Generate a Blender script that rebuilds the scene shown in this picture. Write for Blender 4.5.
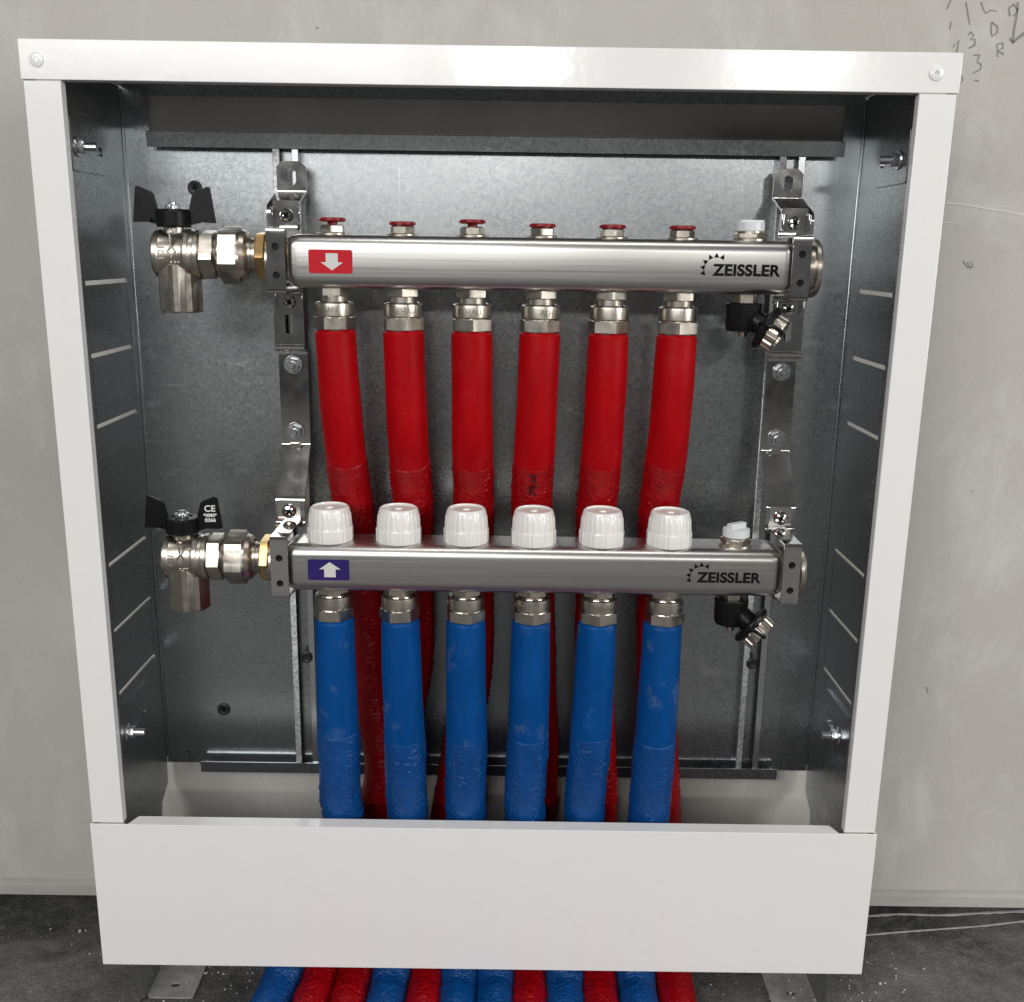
import bpy, bmesh, math, random
from mathutils import Vector, Matrix
from mathutils import noise as mnoise
from mathutils.geometry import tessellate_polygon

rnd = random.Random(7)
for o in list(bpy.data.objects):
    bpy.data.objects.remove(o)
scene = bpy.context.scene
COL = scene.collection

# ------------------------------------------------------------------ camera
def cam_axes(p, y, r):
    rx = Matrix.Rotation(p, 3, 'X'); rz = Matrix.Rotation(y, 3, 'Z'); ry = Matrix.Rotation(r, 3, 'Y')
    return rz @ rx @ ry
cd = bpy.data.cameras.new('camera'); cam = bpy.data.objects.new('camera', cd); COL.objects.link(cam)
A = cam_axes(-.2405, -.0024, -.0149)
right, fwd, up = A.col[0], A.col[1], A.col[2]
cm = Matrix((right, up, -fwd)).transposed().to_4x4()
cm.translation = Vector((.0166, -.7262, .4449))
cam.matrix_world = cm
cd.sensor_width = 36; cd.lens = 36; cd.clip_start = .01; cd.clip_end = 50
scene.camera = cam

# ------------------------------------------------------------------ light
w = bpy.data.worlds.new('World'); scene.world = w; w.use_nodes = True
bg = w.node_tree.nodes['Background']
bg.inputs[0].default_value = (.95, .97, 1, 1); bg.inputs[1].default_value = .085
def lamp(name, loc, target, sx, sy, watts, col=(1, 1, 1)):
    l = bpy.data.lights.new(name, 'AREA'); l.shape = 'RECTANGLE'; l.size = sx; l.size_y = sy; l.energy = watts; l.color = col
    o = bpy.data.objects.new(name, l); COL.objects.link(o); o.location = loc
    o.rotation_euler = (Vector(target) - Vector(loc)).to_track_quat('-Z', 'Y').to_euler()
    return o
lamp('window_light', (-1.1, -2.6, 1.5), (0, 0, .25), 1.9, 1.1, 53, (1, .99, .97))
lamp('side_window_light', (2.3, -1.5, 1.0), (.2, .1, .2), 1.1, 1.1, 36, (1, .985, .95))
lamp('ceiling_light', (.1, -.62, 2.3), (0, -.1, .3), 1.3, .35, 9, (1, .97, .93))
lamp('far_lamp', (.0, -3.3, 1.13), (0, 0, .5), .30, .10, 7, (1, .98, .95))
lamp('far_lamp', (1.02, -3.3, 1.13), (0, 0, .5), .30, .10, 7, (1, .98, .95))
scene.view_settings.view_transform = 'Standard'; scene.view_settings.look = 'None'
scene.view_settings.exposure = -.06; scene.view_settings.gamma = 1
scene.render.engine = 'CYCLES'
scene.cycles.max_bounces = 8; scene.cycles.sample_clamp_indirect = 2.5; scene.cycles.glossy_bounces = 5; scene.cycles.diffuse_bounces = 4
scene.render.resolution_x = 1024; scene.render.resolution_y = 1002

# ------------------------------------------------------------------ materials
MATS = {}
class NT:
    def __init__(s, name):
        m = bpy.data.materials.new(name); m.use_nodes = True; MATS[name] = m
        s.m = m; s.t = m.node_tree; s.b = s.t.nodes['Principled BSDF']; s.co = s.t.nodes.new('ShaderNodeTexCoord')
    def n(s, k, **a):
        x = s.t.nodes.new('ShaderNode' + k)
        for q, v in a.items():
            if q.startswith('i_'): x.inputs[q[2:].replace('_', ' ')].default_value = v
            else: setattr(x, q, v)
        return x
    def l(s, a, b): s.t.links.new(a, b)
    def map(s, scale=(1, 1, 1), rot=(0, 0, 0)):
        x = s.n('Mapping'); x.inputs['Scale'].default_value = scale; x.inputs['Rotation'].default_value = rot
        s.l(s.co.outputs['Object'], x.inputs['Vector']); return x.outputs[0]
    def noise(s, vec, scale, detail=4, rough=.6, dist=0):
        x = s.n('TexNoise'); x.inputs['Scale'].default_value = scale; x.inputs['Detail'].default_value = detail
        x.inputs['Roughness'].default_value = rough; x.inputs['Distortion'].default_value = dist
        s.l(vec, x.inputs['Vector']); return x.outputs['Fac']
    def ramp(s, fac, stops):
        x = s.n('ValToRGB'); e = x.color_ramp.elements
        while len(e) < len(stops): e.new(.5)
        for i, (p, c) in enumerate(stops):
            e[i].position = p
            e[i].color = (c, c, c, 1) if isinstance(c, (int, float)) else (*c, 1)
        s.l(fac, x.inputs[0]); return x.outputs[0]
    def mix(s, fac, a, b, mode='MIX'):
        x = s.n('Mix', data_type='RGBA', blend_type=mode)
        for v, k in ((fac, 0), (a, 6), (b, 7)):
            if hasattr(v, 'is_linked'): s.l(v, x.inputs[k])
            elif k == 0: x.inputs[0].default_value = v
            else: x.inputs[k].default_value = (*v, 1) if len(v) == 3 else v
        return x.outputs[2]
    def bump(s, h, strength, dist=.001):
        x = s.n('Bump'); x.inputs['Strength'].default_value = strength; x.inputs['Distance'].default_value = dist
        s.l(h, x.inputs['Height']); s.l(x.outputs[0], s.b.inputs['Normal']); return x
    def set(s, **a):
        for k, v in a.items():
            k = {'col': 'Base Color', 'metal': 'Metallic', 'rough': 'Roughness', 'coat': 'Coat Weight', 'coatr': 'Coat Roughness', 'spec': 'Specular IOR Level',
                 'aniso': 'Anisotropic', 'sss': 'Subsurface Weight', 'trans': 'Transmission Weight'}[k]
            if hasattr(v, 'is_linked'): s.l(v, s.b.inputs[k])
            elif k == 'Base Color': s.b.inputs[k].default_value = (*v, 1)
            else: s.b.inputs[k].default_value = v

def build_materials():
    m = NT('white_paint')
    f = m.noise(m.map(), 5, 3); d = m.noise(m.map(), 60, 5)
    m.set(col=m.mix(m.ramp(m.noise(m.map(), 230, 6, .8), [(.66, 0), (.74, .3)]), m.mix(m.ramp(d, [(.52, 0), (.8, .3)]), (.81, .81, .80), (.75, .745, .725)), (.52, .50, .47)), rough=m.ramp(f, [(.3, .10), (.7, .18)]), spec=.5)
    m.bump(m.noise(m.map(), 140, 2), .05, .0010)

    m = NT('galvanised')
    v = m.n('TexVoronoi'); v.inputs['Scale'].default_value = 520
    wob = m.n('VectorMath', operation='ADD'); nz = m.n('TexNoise'); nz.inputs['Scale'].default_value = 420
    m.l(m.co.outputs['Object'], nz.inputs['Vector'])
    sc = m.n('VectorMath', operation='SCALE'); sc.inputs['Scale'].default_value = .005
    m.l(nz.outputs['Color'], sc.inputs[0]); m.l(m.co.outputs['Object'], wob.inputs[0]); m.l(sc.outputs[0], wob.inputs[1])
    m.l(wob.outputs[0], v.inputs['Vector'])
    sep = m.n('SeparateColor'); m.l(v.outputs['Color'], sep.inputs[0])
    big = m.noise(m.map((1, 1, .6)), 7, 5, .6); fine = m.noise(m.map((1, 1, .5)), 800, 3)
    c = m.mix(m.ramp(sep.outputs[0], [(0, 0), (1, 1)]), (.32, .345, .356), (.435, .458, .466))
    c = m.mix(m.ramp(big, [(.35, 0), (.7, .5)]), c, (.375, .393, .40))
    c = m.mix(m.ramp(fine, [(.45, 0), (.75, .3)]), c, (.54, .56, .566))
    scr = m.noise(m.map((14, 14, 700), (0, .75, 0)), 1, 1, .5)
    c = m.mix(m.ramp(scr, [(.75, 0), (.79, .45)]), c, (.80, .82, .83))
    scr2 = m.noise(m.map((500, 12, 12), (0, .12, 0)), 1, 1, .5)
    c = m.mix(m.ramp(scr2, [(.76, 0), (.80, .35)]), c, (.76, .78, .79))
    wht = m.noise(m.map((1, 1, 2)), 18, 7, .75)
    wm_ = m.ramp(wht, [(.60, 0), (.74, .45)])
    c = m.mix(wm_, c, (.66, .68, .685))
    r = m.mix(.25, m.ramp(big, [(.3, .25), (.7, .33)]), m.ramp(sep.outputs[1], [(0, .20), (1, .40)]))
    r = m.mix(wm_, r, (.5, .5, .5))
    m.set(col=c, metal=1., rough=r)
    m.bump(fine, .03, .0003)

    m = NT('dusty_steel')
    d = m.noise(m.map(), 90, 6, .7)
    m.set(col=m.mix(m.ramp(d, [(.35, 0), (.7, 1)]), (.30, .295, .285), (.50, .495, .48)), metal=.25, rough=.55); m.bump(d, .2, .0008)

    m = NT('stainless')
    br = m.noise(m.map((6, 900, 900)), 1, 3, .6); br2 = m.noise(m.map((1.5, 160, 160)), 1, 4, .7); dirt = m.noise(m.map((30, 90, 90)), 1, 5)
    c = m.mix(m.ramp(br2, [(.3, 0), (.7, 1)]), (.54, .53, .515), (.60, .59, .57))
    c = m.mix(m.ramp(dirt, [(.6, 0), (.8, .25)]), c, (.40, .38, .36))
    m.set(col=c, metal=1., rough=m.ramp(br, [(.3, .27), (.7, .35)]))
    m.bump(br, .03, .0003)

    m = NT('chrome')
    d = m.noise(m.map(), 70, 5)
    m.set(col=(.66, .645, .62), metal=1., rough=m.ramp(d, [(.35, .09), (.7, .16)]))
    m.bump(d, .02, .0006)

    m = NT('nickel')
    d = m.noise(m.map(), 130, 5); e = m.noise(m.map(), 900, 2)
    m.set(col=m.mix(m.ramp(d, [(.35, 0), (.7, 1)]), (.50, .465, .405), (.58, .54, .475)), metal=1., rough=m.ramp(d, [(.3, .27), (.7, .36)]))
    m.bump(e, .12, .0003)

    m = NT('brass')
    d = m.noise(m.map(), 150, 4)
    m.set(col=m.mix(m.ramp(d, [(.3, 0), (.7, 1)]), (.55, .36, .15), (.70, .48, .22)), metal=1., rough=.3)

    m = NT('zinc_bolt')
    m.set(col=(.62, .64, .66), metal=1., rough=.25)
    m = NT('black_plastic')
    d = m.noise(m.map(), 300, 3)
    m.set(col=(.006, .006, .0065), rough=m.ramp(d, [(.3, .30), (.7, .42)]), spec=.22)
    m = NT('black_metal')
    m.set(col=(.03, .03, .032), rough=.45, metal=.4)
    m = NT('ink_and_shade'); m.set(col=(.006, .006, .007), rough=.6, spec=.1)
    m = NT('dent_shade'); m.set(col=(.045, .004, .005), rough=.5, spec=.2)
    m = NT('pencil'); m.set(col=(.21, .205, .195), rough=.7)
    m = NT('chalk'); m.set(col=(.58, .57, .54), rough=.9)
    m = NT('white_print'); m.set(col=(.75, .75, .75), rough=.5)
    m = NT('label_white'); m.set(col=(.62, .62, .60), rough=.3)
    m = NT('label_red'); m.set(col=(.50, .008, .018), rough=.4, spec=.2)
    m = NT('label_blue'); m.set(col=(.026, .016, .12), rough=.4, spec=.2)
    m = NT('red_plastic'); m.set(col=(.23, .009, .015), rough=.3, spec=.3)
    m = NT('white_plastic')
    d = m.noise(m.map(), 200, 3)
    m.set(col=(.79, .775, .755), rough=m.ramp(d, [(.3, .14), (.7, .22)]))
    m = NT('milky_plastic'); m.set(col=(.66, .68, .70), rough=.3)

    def foam(name, a, b, dusty, wr):
        m = NT(name)
        d = m.noise(m.map((1, 1, .7)), 45, 6, .7); e = m.noise(m.map((1, 1, .3)), 70, 4)
        c = m.mix(m.ramp(e, [(.3, 0), (.7, 1)]), a, b)
        c = m.mix(m.ramp(d, [(.57, 0), (.72, dusty)]), c, (.32, .35, .40))
        m.set(col=c, spec=.13)
        if wr:
            h = m.noise(m.map((1, 1, 1.5), (.25, .15, .2)), 260, 3, .6, 1.5); m.bump(m.ramp(h, [(.40, 0), (.60, 1)]), .30, .0011); m.set(rough=.25, spec=.36)
        else:
            cr = m.noise(m.map((1, 1, .12)), 95, 4, .6)
            m.bump(m.mix(.5, m.noise(m.map(), 60, 4), cr), .16, .0016); m.set(rough=m.ramp(d, [(.3, .36), (.7, .5)]))
    foam('red_foam', (.31, .001, .0035), (.40, .0015, .005), .02, False)
    foam('red_foam_wrinkled', (.26, .001, .0035), (.34, .0015, .005), .02, True)
    foam('blue_foam', (.001, .052, .205), (.002, .068, .265), .20, False)
    foam('blue_foam_wrinkled', (.002, .050, .20), (.003, .066, .255), .04, True)

    m = NT('plaster')
    a = m.noise(m.map(), 2.2, 6, .55, .6); b = m.noise(m.map((1.4, 1, .8)), 11, 8, .7, .4); e = m.noise(m.map(), 520, 5, .7); st = m.noise(m.map((2.2, 1, .5)), 16, 7, .75)
    c = m.mix(m.ramp(a, [(.3, 0), (.7, 1)]), (.43, .415, .385), (.51, .496, .464))
    c = m.mix(m.ramp(b, [(.5, 0), (.68, .65)]), c, (.58, .57, .545))
    c = m.mix(m.ramp(st, [(.58, 0), (.76, .35)]), c, (.385, .37, .345))
    c = m.mix(m.ramp(e, [(.3, .22), (.55, 0)]), c, (.33, .32, .30))
    sp = m.noise(m.map(), 110, 2); c = m.mix(m.ramp(sp, [(.755, 0), (.79, .5)]), c, (.20, .19, .18))
    tw = m.noise(m.map((60, 10, 4), (0, .5, 0)), 1, 3, .6); c = m.mix(m.ramp(tw, [(.70, 0), (.80, .3)]), c, (.58, .57, .55))
    m.set(col=c, rough=.72, spec=.3); m.bump(m.mix(.6, e, b), .35, .0014)

    m = NT('plaster_edge')
    b = m.noise(m.map((8, 40, 40)), 1, 6, .65)
    m.set(col=m.mix(m.ramp(b, [(.35, 0), (.7, 1)]), (.36, .35, .33), (.47, .46, .44)), rough=.8); m.bump(b, .3, .002)

    m = NT('gap_shade'); m.set(col=(.02, .021, .022), rough=.8)

    m = NT('concrete')
    a = m.noise(m.map((1, 1.6, 1)), 7, 8, .7, .5); b = m.noise(m.map(), 60, 9, .75); e = m.noise(m.map(), 420, 5, .7)
    c = m.mix(m.ramp(a, [(.36, 0), (.66, 1)]), (.055, .055, .056), (.18, .175, .168))
    c = m.mix(m.ramp(b, [(.5, 0), (.72, .75)]), c, (.26, .255, .245))
    c = m.mix(m.ramp(e, [(.56, 0), (.68, .55)]), c, (.34, .335, .32))
    c = m.mix(m.ramp(e, [(.30, .7), (.44, 0)]), c, (.03, .03, .03))
    m.set(col=c, rough=m.ramp(a, [(.3, .42), (.7, .8)])); m.bump(m.mix(.5, b, e), .9, .004)
    m = NT('crumb'); m.set(col=(.50, .49, .465), rough=.9)
    m = NT('serrated')
    wv = m.n('TexWave', bands_direction='Z'); wv.inputs['Scale'].default_value = 330; m.l(m.co.outputs['Object'], wv.inputs['Vector'])
    d = m.noise(m.map(), 400, 3)
    m.set(col=m.mix(m.ramp(d, [(.4, 0), (.6, 1)]), (.42, .43, .44), (.72, .73, .74)), metal=1, rough=.35); m.bump(wv.outputs['Fac'], .3, .0005)
build_materials()

# ------------------------------------------------------------------ mesh helpers
WORLD = {}
def tr(v): return Matrix.Translation(Vector(v))
def link(o, parent=None, wm=None):
    COL.objects.link(o); wm = wm or Matrix.Identity(4); WORLD[o.name] = wm
    if parent:
        o.parent = parent; o.matrix_basis = WORLD[parent.name].inverted() @ wm
    else:
        o.matrix_basis = wm
    return o
def thing(name, base, label, cat, group=None):
    o = bpy.data.objects.new(name, None); o.empty_display_size = .02
    link(o, None, tr(base)); return tag(o, label, cat, group)
def tag(o, label=None, cat=None, group=None, kind=None):
    for k, v in (('label', label), ('category', cat), ('group', group), ('kind', kind)):
        if v: o[k] = v
    return o
def mesh(bm, sharp=20):
    bmesh.ops.recalc_face_normals(bm, faces=bm.faces)
    me = bpy.data.meshes.new('m'); bm.to_mesh(me); bm.free()
    me.polygons.foreach_set('use_smooth', [True] * len(me.polygons))
    me.set_sharp_from_angle(angle=math.radians(sharp)); return me
def add(name, bm, mat, parent=None, wm=None, sharp=20):
    me = bm if isinstance(bm, bpy.types.Mesh) else mesh(bm, sharp)
    if me.name == 'm' or me.name.startswith('m.'): me.name = name + '_mesh'
    if not me.materials: me.materials.append(MATS[mat])
    return link(bpy.data.objects.new(name, me), parent, wm)
def box(bm, x0, x1, y0, y1, z0, z1, bev=0, seg=2, m=None):
    vs = [bm.verts.new((x, y, z)) for x in (x0, x1) for y in (y0, y1) for z in (z0, z1)]
    fs = [(0, 1, 3, 2), (4, 6, 7, 5), (0, 4, 5, 1), (2, 3, 7, 6), (0, 2, 6, 4), (1, 5, 7, 3)]
    f = [bm.faces.new([vs[i] for i in q]) for q in fs]
    if bev:
        e = {ed for q in f for ed in q.edges}
        r = bmesh.ops.bevel(bm, geom=list(e), offset=bev, segments=seg, profile=.5, affect='EDGES')
        vs = list({v for q in r['faces'] for v in q.verts} | {v for v in vs if v.is_valid})
    if m: bmesh.ops.transform(bm, matrix=m, verts=[v for v in vs if v.is_valid])
    return bm
def lathe(bm, prof, n=32, m=None, mod=None):
    """prof: [(r, h)] spun about local Z; m places it. mod(angle, r, h) -> r"""
    m = m or Matrix.Identity(4); rings = []
    for r, h in prof:
        if r < 1e-6: rings.append([bm.verts.new(m @ Vector((0, 0, h)))])
        else:
            ring = []
            for k in range(n):
                a = 2 * math.pi * k / n; q = mod(a, r, h) if mod else r
                ring.append(bm.verts.new(m @ Vector((q * math.cos(a), q * math.sin(a), h))))
            rings.append(ring)
    for a, b in zip(rings, rings[1:]):
        for k in range(n):
            k2 = (k + 1) % n
            if len(a) == 1 and len(b) == 1: continue
            if len(a) == 1: bm.faces.new((a[0], b[k], b[k2]))
            elif len(b) == 1: bm.faces.new((a[k], a[k2], b[0]))
            else: bm.faces.new((a[k], a[k2], b[k2], b[k]))
    if len(rings[0]) > 1: bm.faces.new(rings[0][::-1])
    if len(rings[-1]) > 1: bm.faces.new(rings[-1])
    return bm
def hexnut(bm, af, h0, h1, m=None, n=6, ch=.0007, rot=0):
    """prism with n flats (across flats af) and chamfered corners"""
    R = af / 2 / math.cos(math.pi / n); k = R - af / 2
    def poly(r, h, clip):
        out = []
        for i in range(n * 8):
            a = 2 * math.pi * i / (n * 8)
            sect = (a + math.pi / n) % (2 * math.pi / n) - math.pi / n
            d = (af / 2) / math.cos(sect)
            out.append(Vector((min(d, clip) * math.cos(a + rot), min(d, clip) * math.sin(a + rot), h)))
        return out
    m = m or Matrix.Identity(4)
    lv = [poly(R, h0, af / 2 * .97), poly(R, h0 + ch, R - k * .12), poly(R, h1 - ch, R - k * .12), poly(R, h1, af / 2 * .97)]
    rings = [[bm.verts.new(m @ p) for p in q] for q in lv]; N = n * 8
    for a, b in zip(rings, rings[1:]):
        for i in range(N): bm.faces.new((a[i], a[(i + 1) % N], b[(i + 1) % N], b[i]))
    bm.faces.new(rings[0][::-1]); bm.faces.new(rings[-1]); return bm
def plate(bm, outline, holes, t, m=None):
    """flat sheet in local XY with holes, thickness t along local +Z"""
    m = m or Matrix.Identity(4)
    loops = [[Vector((*p, 0)) for p in outline]] + [[Vector((*p, 0)) for p in h] for h in holes]
    tri = tessellate_polygon(loops); flat = [p for l in loops for p in l]
    lo = [bm.verts.new(m @ p) for p in flat]; hi = [bm.verts.new(m @ (p + Vector((0, 0, t)))) for p in flat]
    for a, b, c in tri:
        bm.faces.new((lo[a], lo[b], lo[c])); bm.faces.new((hi[c], hi[b], hi[a]))
    i = 0
    for l in loops:
        n = len(l)
        for k in range(n):
            a, b = i + k, i + (k + 1) % n
            bm.faces.new((lo[a], lo[b], hi[b], hi[a]))
        i += n
    return bm
def rect(x0, x1, y0, y1, r=0, n=5):
    if not r: return [(x0, y0), (x1, y0), (x1, y1), (x0, y1)]
    out = []
    for cx, cy, a0 in ((x1 - r, y0 + r, -90), (x1 - r, y1 - r, 0), (x0 + r, y1 - r, 90), (x0 + r, y0 + r, 180)):
        for k in range(n + 1):
            a = math.radians(a0 + 90 * k / n); out.append((cx + r * math.cos(a), cy + r * math.sin(a)))
    return out
def circle(cx, cy, r, n=16): return [(cx + r * math.cos(2 * math.pi * k / n), cy + r * math.sin(2 * math.pi * k / n)) for k in range(n)]
def strip(bm, path, x0, x1, t):
    """bent sheet: path in (y, z), extruded from x0 to x1, thickness t to the left of travel"""
    P = [Vector(p) for p in path]; off = []
    for i, p in enumerate(P):
        ds = []
        if i: ds.append((p - P[i - 1]).normalized())
        if i < len(P) - 1: ds.append((P[i + 1] - p).normalized())
        ns = [Vector((-d.y, d.x)) for d in ds]; n = sum(ns, Vector((0, 0))).normalized()
        off.append(p + n * t / max(.35, n.dot(ns[0])))
    loop = P + off[::-1]
    a = [bm.verts.new((x0, p.x, p.y)) for p in loop]; b = [bm.verts.new((x1, p.x, p.y)) for p in loop]
    N = len(P); M = len(loop)
    for i in range(M): bm.faces.new((a[i], a[(i + 1) % M], b[(i + 1) % M], b[i]))
    for i in range(N - 1):
        for s in (a, b): bm.faces.new((s[i], s[i + 1], s[M - 2 - i], s[M - 1 - i]))
    return bm
def rounded(path, r, n=4):
    """fillet the inner corners of a 2D polyline"""
    P = [Vector(p) for p in path]; out = [P[0]]
    for a, b, c in zip(P, P[1:], P[2:]):
        d1 = (a - b); d2 = (c - b); q = min(r, d1.length * .45, d2.length * .45)
        s, e = b + d1.normalized() * q, b + d2.normalized() * q
        for k in range(n + 1):
            u = k / n; out.append(s * (1 - u) ** 2 + b * 2 * u * (1 - u) + e * u * u)
    out.append(P[-1]); return [tuple(p) for p in out]
def spline(pts, n):
    P = [Vector(p) for p in pts]; P = [P[0] * 2 - P[1]] + P + [P[-1] * 2 - P[-2]]; out = []
    for i in range(1, len(P) - 2):
        p0, p1, p2, p3 = P[i - 1:i + 3]
        for k in range(n):
            t = k / n
            out.append(.5 * ((2 * p1) + (p2 - p0) * t + (2 * p0 - 5 * p1 + 4 * p2 - p3) * t * t + (3 * p1 - p0 - 3 * p2 + p3) * t ** 3))
    out.append(P[-2]); return out
def tube(bm, C, rf, n=24, cap=True, wob=None):
    """swept tube along points C, radius rf(i, s)"""
    T = [(C[min(i + 1, len(C) - 1)] - C[max(i - 1, 0)]).normalized() for i in range(len(C))]
    ref = Vector((1, 0, 0)) if abs(T[0].x) < .8 else Vector((0, 1, 0)); rings = []
    for i, (c, t) in enumerate(zip(C, T)):
        u = (ref - t * ref.dot(t)).normalized(); ref = u; v = t.cross(u); s = i / (len(C) - 1)
        ring = []
        for k in range(n):
            a = 2 * math.pi * k / n; r = rf(i, s) * (1 + (wob(a, i) if wob else 0))
            ring.append(bm.verts.new(c + (u * math.cos(a) + v * math.sin(a)) * r))
        rings.append(ring)
    for a, b in zip(rings, rings[1:]):
        for k in range(n): bm.faces.new((a[k], a[(k + 1) % n], b[(k + 1) % n], b[k]))
    if cap: bm.faces.new(rings[0][::-1]); bm.faces.new(rings[-1])
    return bm
def text_mesh(s, size, bold=0, depth=.0002, xs=1.0, sp=1.0):
    cu = bpy.data.curves.new('t', 'FONT'); cu.body = s; cu.size = size; cu.offset = bold; cu.extrude = depth; cu.align_x = 'CENTER'; cu.align_y = 'CENTER'; cu.space_character = sp
    o = bpy.data.objects.new('t', cu); COL.objects.link(o)
    me = bpy.data.meshes.new_from_object(o.evaluated_get(bpy.context.evaluated_depsgraph_get()))
    bpy.data.objects.remove(o); bpy.data.curves.remove(cu)
    for v in me.vertices: v.co.x *= xs
    me.name = 'm'; me.materials.clear(); return me
FACE = Matrix(((1, 0, 0, 0), (0, 0, -1, 0), (0, 1, 0, 0), (0, 0, 0, 1)))       # local XY -> world XZ, local +Z -> world -Y (towards camera)
ALONGX = Matrix.Rotation(math.radians(90), 4, 'Y')                              # local Z -> world X
def face_at(x, y, z): return tr((x, y, z)) @ FACE
NB = bmesh.new

# ------------------------------------------------------------------ setting
FLOOR = -.178; WALLY = .1135
def setting():
    bm = NB(); box(bm, -3, 3, WALLY, WALLY + .013, -.128, 2.2); wall = tag(add('wall', bm, 'plaster'), kind='structure')
    bm = NB()
    strip(bm, [(WALLY + .012, -.146), (WALLY + .002, -.146), (WALLY - .0015, -.1435), (WALLY - .002, -.134), (WALLY + .003, -.1315), (WALLY + .003, -.1284), (WALLY + .012, -.1284)], -3, 3, .0008)
    add('wall_edge_profile', bm, 'plaster_edge', wall)
    bm = NB(); box(bm, -3, 3, WALLY + .05, WALLY + .06, -.3, -.1); tag(add('wall_recess', bm, 'gap_shade'), kind='structure')  # near-black sheet; the shade of the gap is put into its colour
    bm = NB(); box(bm, -4, 4, -5, WALLY + .05, FLOOR - .05, FLOOR); floor = tag(add('floor', bm, 'concrete'), kind='structure')
    # pencil and scratch strokes on the wall, each (x, z) polyline
    def stroke(name, pts, wd, mat):
        bm = NB(); P = [Vector(p) for p in pts]; ring = []
        for i, p in enumerate(P):
            d = (P[min(i + 1, len(P) - 1)] - P[max(i - 1, 0)]).normalized(); n = Vector((-d.y, d.x)) * wd / 2 * rnd.uniform(.6, 1.2)
            ring.append([bm.verts.new((q.x, WALLY - .0003, q.y)) for q in (p - n, p + n)])
        for a, b in zip(ring, ring[1:]): bm.faces.new((a[0], b[0], b[1], a[1]))
        add(name, bm, mat, wall)
    for name, pts, wd, mat in WALL_MARKS: stroke(name, pts, wd, mat)
    # plaster smears left on the floor along the wall
    for P, wd in (([(.3701, .1433), (.4025, .147), (.4412, .1463), (.482, .1503), (.527, .1544), (.5536, .1565)], .0036), ([(.3586, .1147), (.3925, .1197), (.4326, .125), (.4731, .1303), (.5195, .1388), (.5465, .1424)], .0024)):
        bm = NB(); C = spline([(x, y, FLOOR + .0003) for x, y in P], 10)
        tube(bm, C, lambda i, s: wd * (.35 + .65 * abs(mnoise.noise(Vector((i * .31, P[0][0] * 9, 0))))), 8)
        for v in bm.verts: v.co.z = FLOOR + (v.co.z - FLOOR) * .3
        add('plaster_smear', bm, 'crumb', floor)
    # dust and plaster crumbs lying about
    bm = NB()
    for k in range(260):
        x = rnd.uniform(-.42, .45); y = rnd.uniform(-.02, .12)
        if rnd.random() < .45: x = rnd.choice((rnd.gauss(-.23, .035), rnd.gauss(.3, .05))); y = rnd.uniform(.0, .08)
        s = rnd.uniform(.0003, .0010) * (2.2 if rnd.random() < .06 else 1)
        m = tr((x, y, FLOOR + s * .5 + (.0022 if (-.287 < x < -.245 or .25 < x < .289) and .018 < y < .1 else 0))) @ Matrix.Rotation(rnd.uniform(0, 6), 4, 'Z') @ Matrix.Diagonal((s * rnd.uniform(.8, 1.8), s, s * .7, 1))
        bmesh.ops.create_icosphere(bm, subdivisions=1, radius=1, matrix=m)
    tag(add('plaster_crumbs', bm, 'crumb', sharp=10), 'white plaster crumbs scattered over the concrete floor', 'debris', kind='stuff')
WALL_MARKS = []
def S(name, wd, mat, *pts): WALL_MARKS.append((name, pts, wd, mat))

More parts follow.
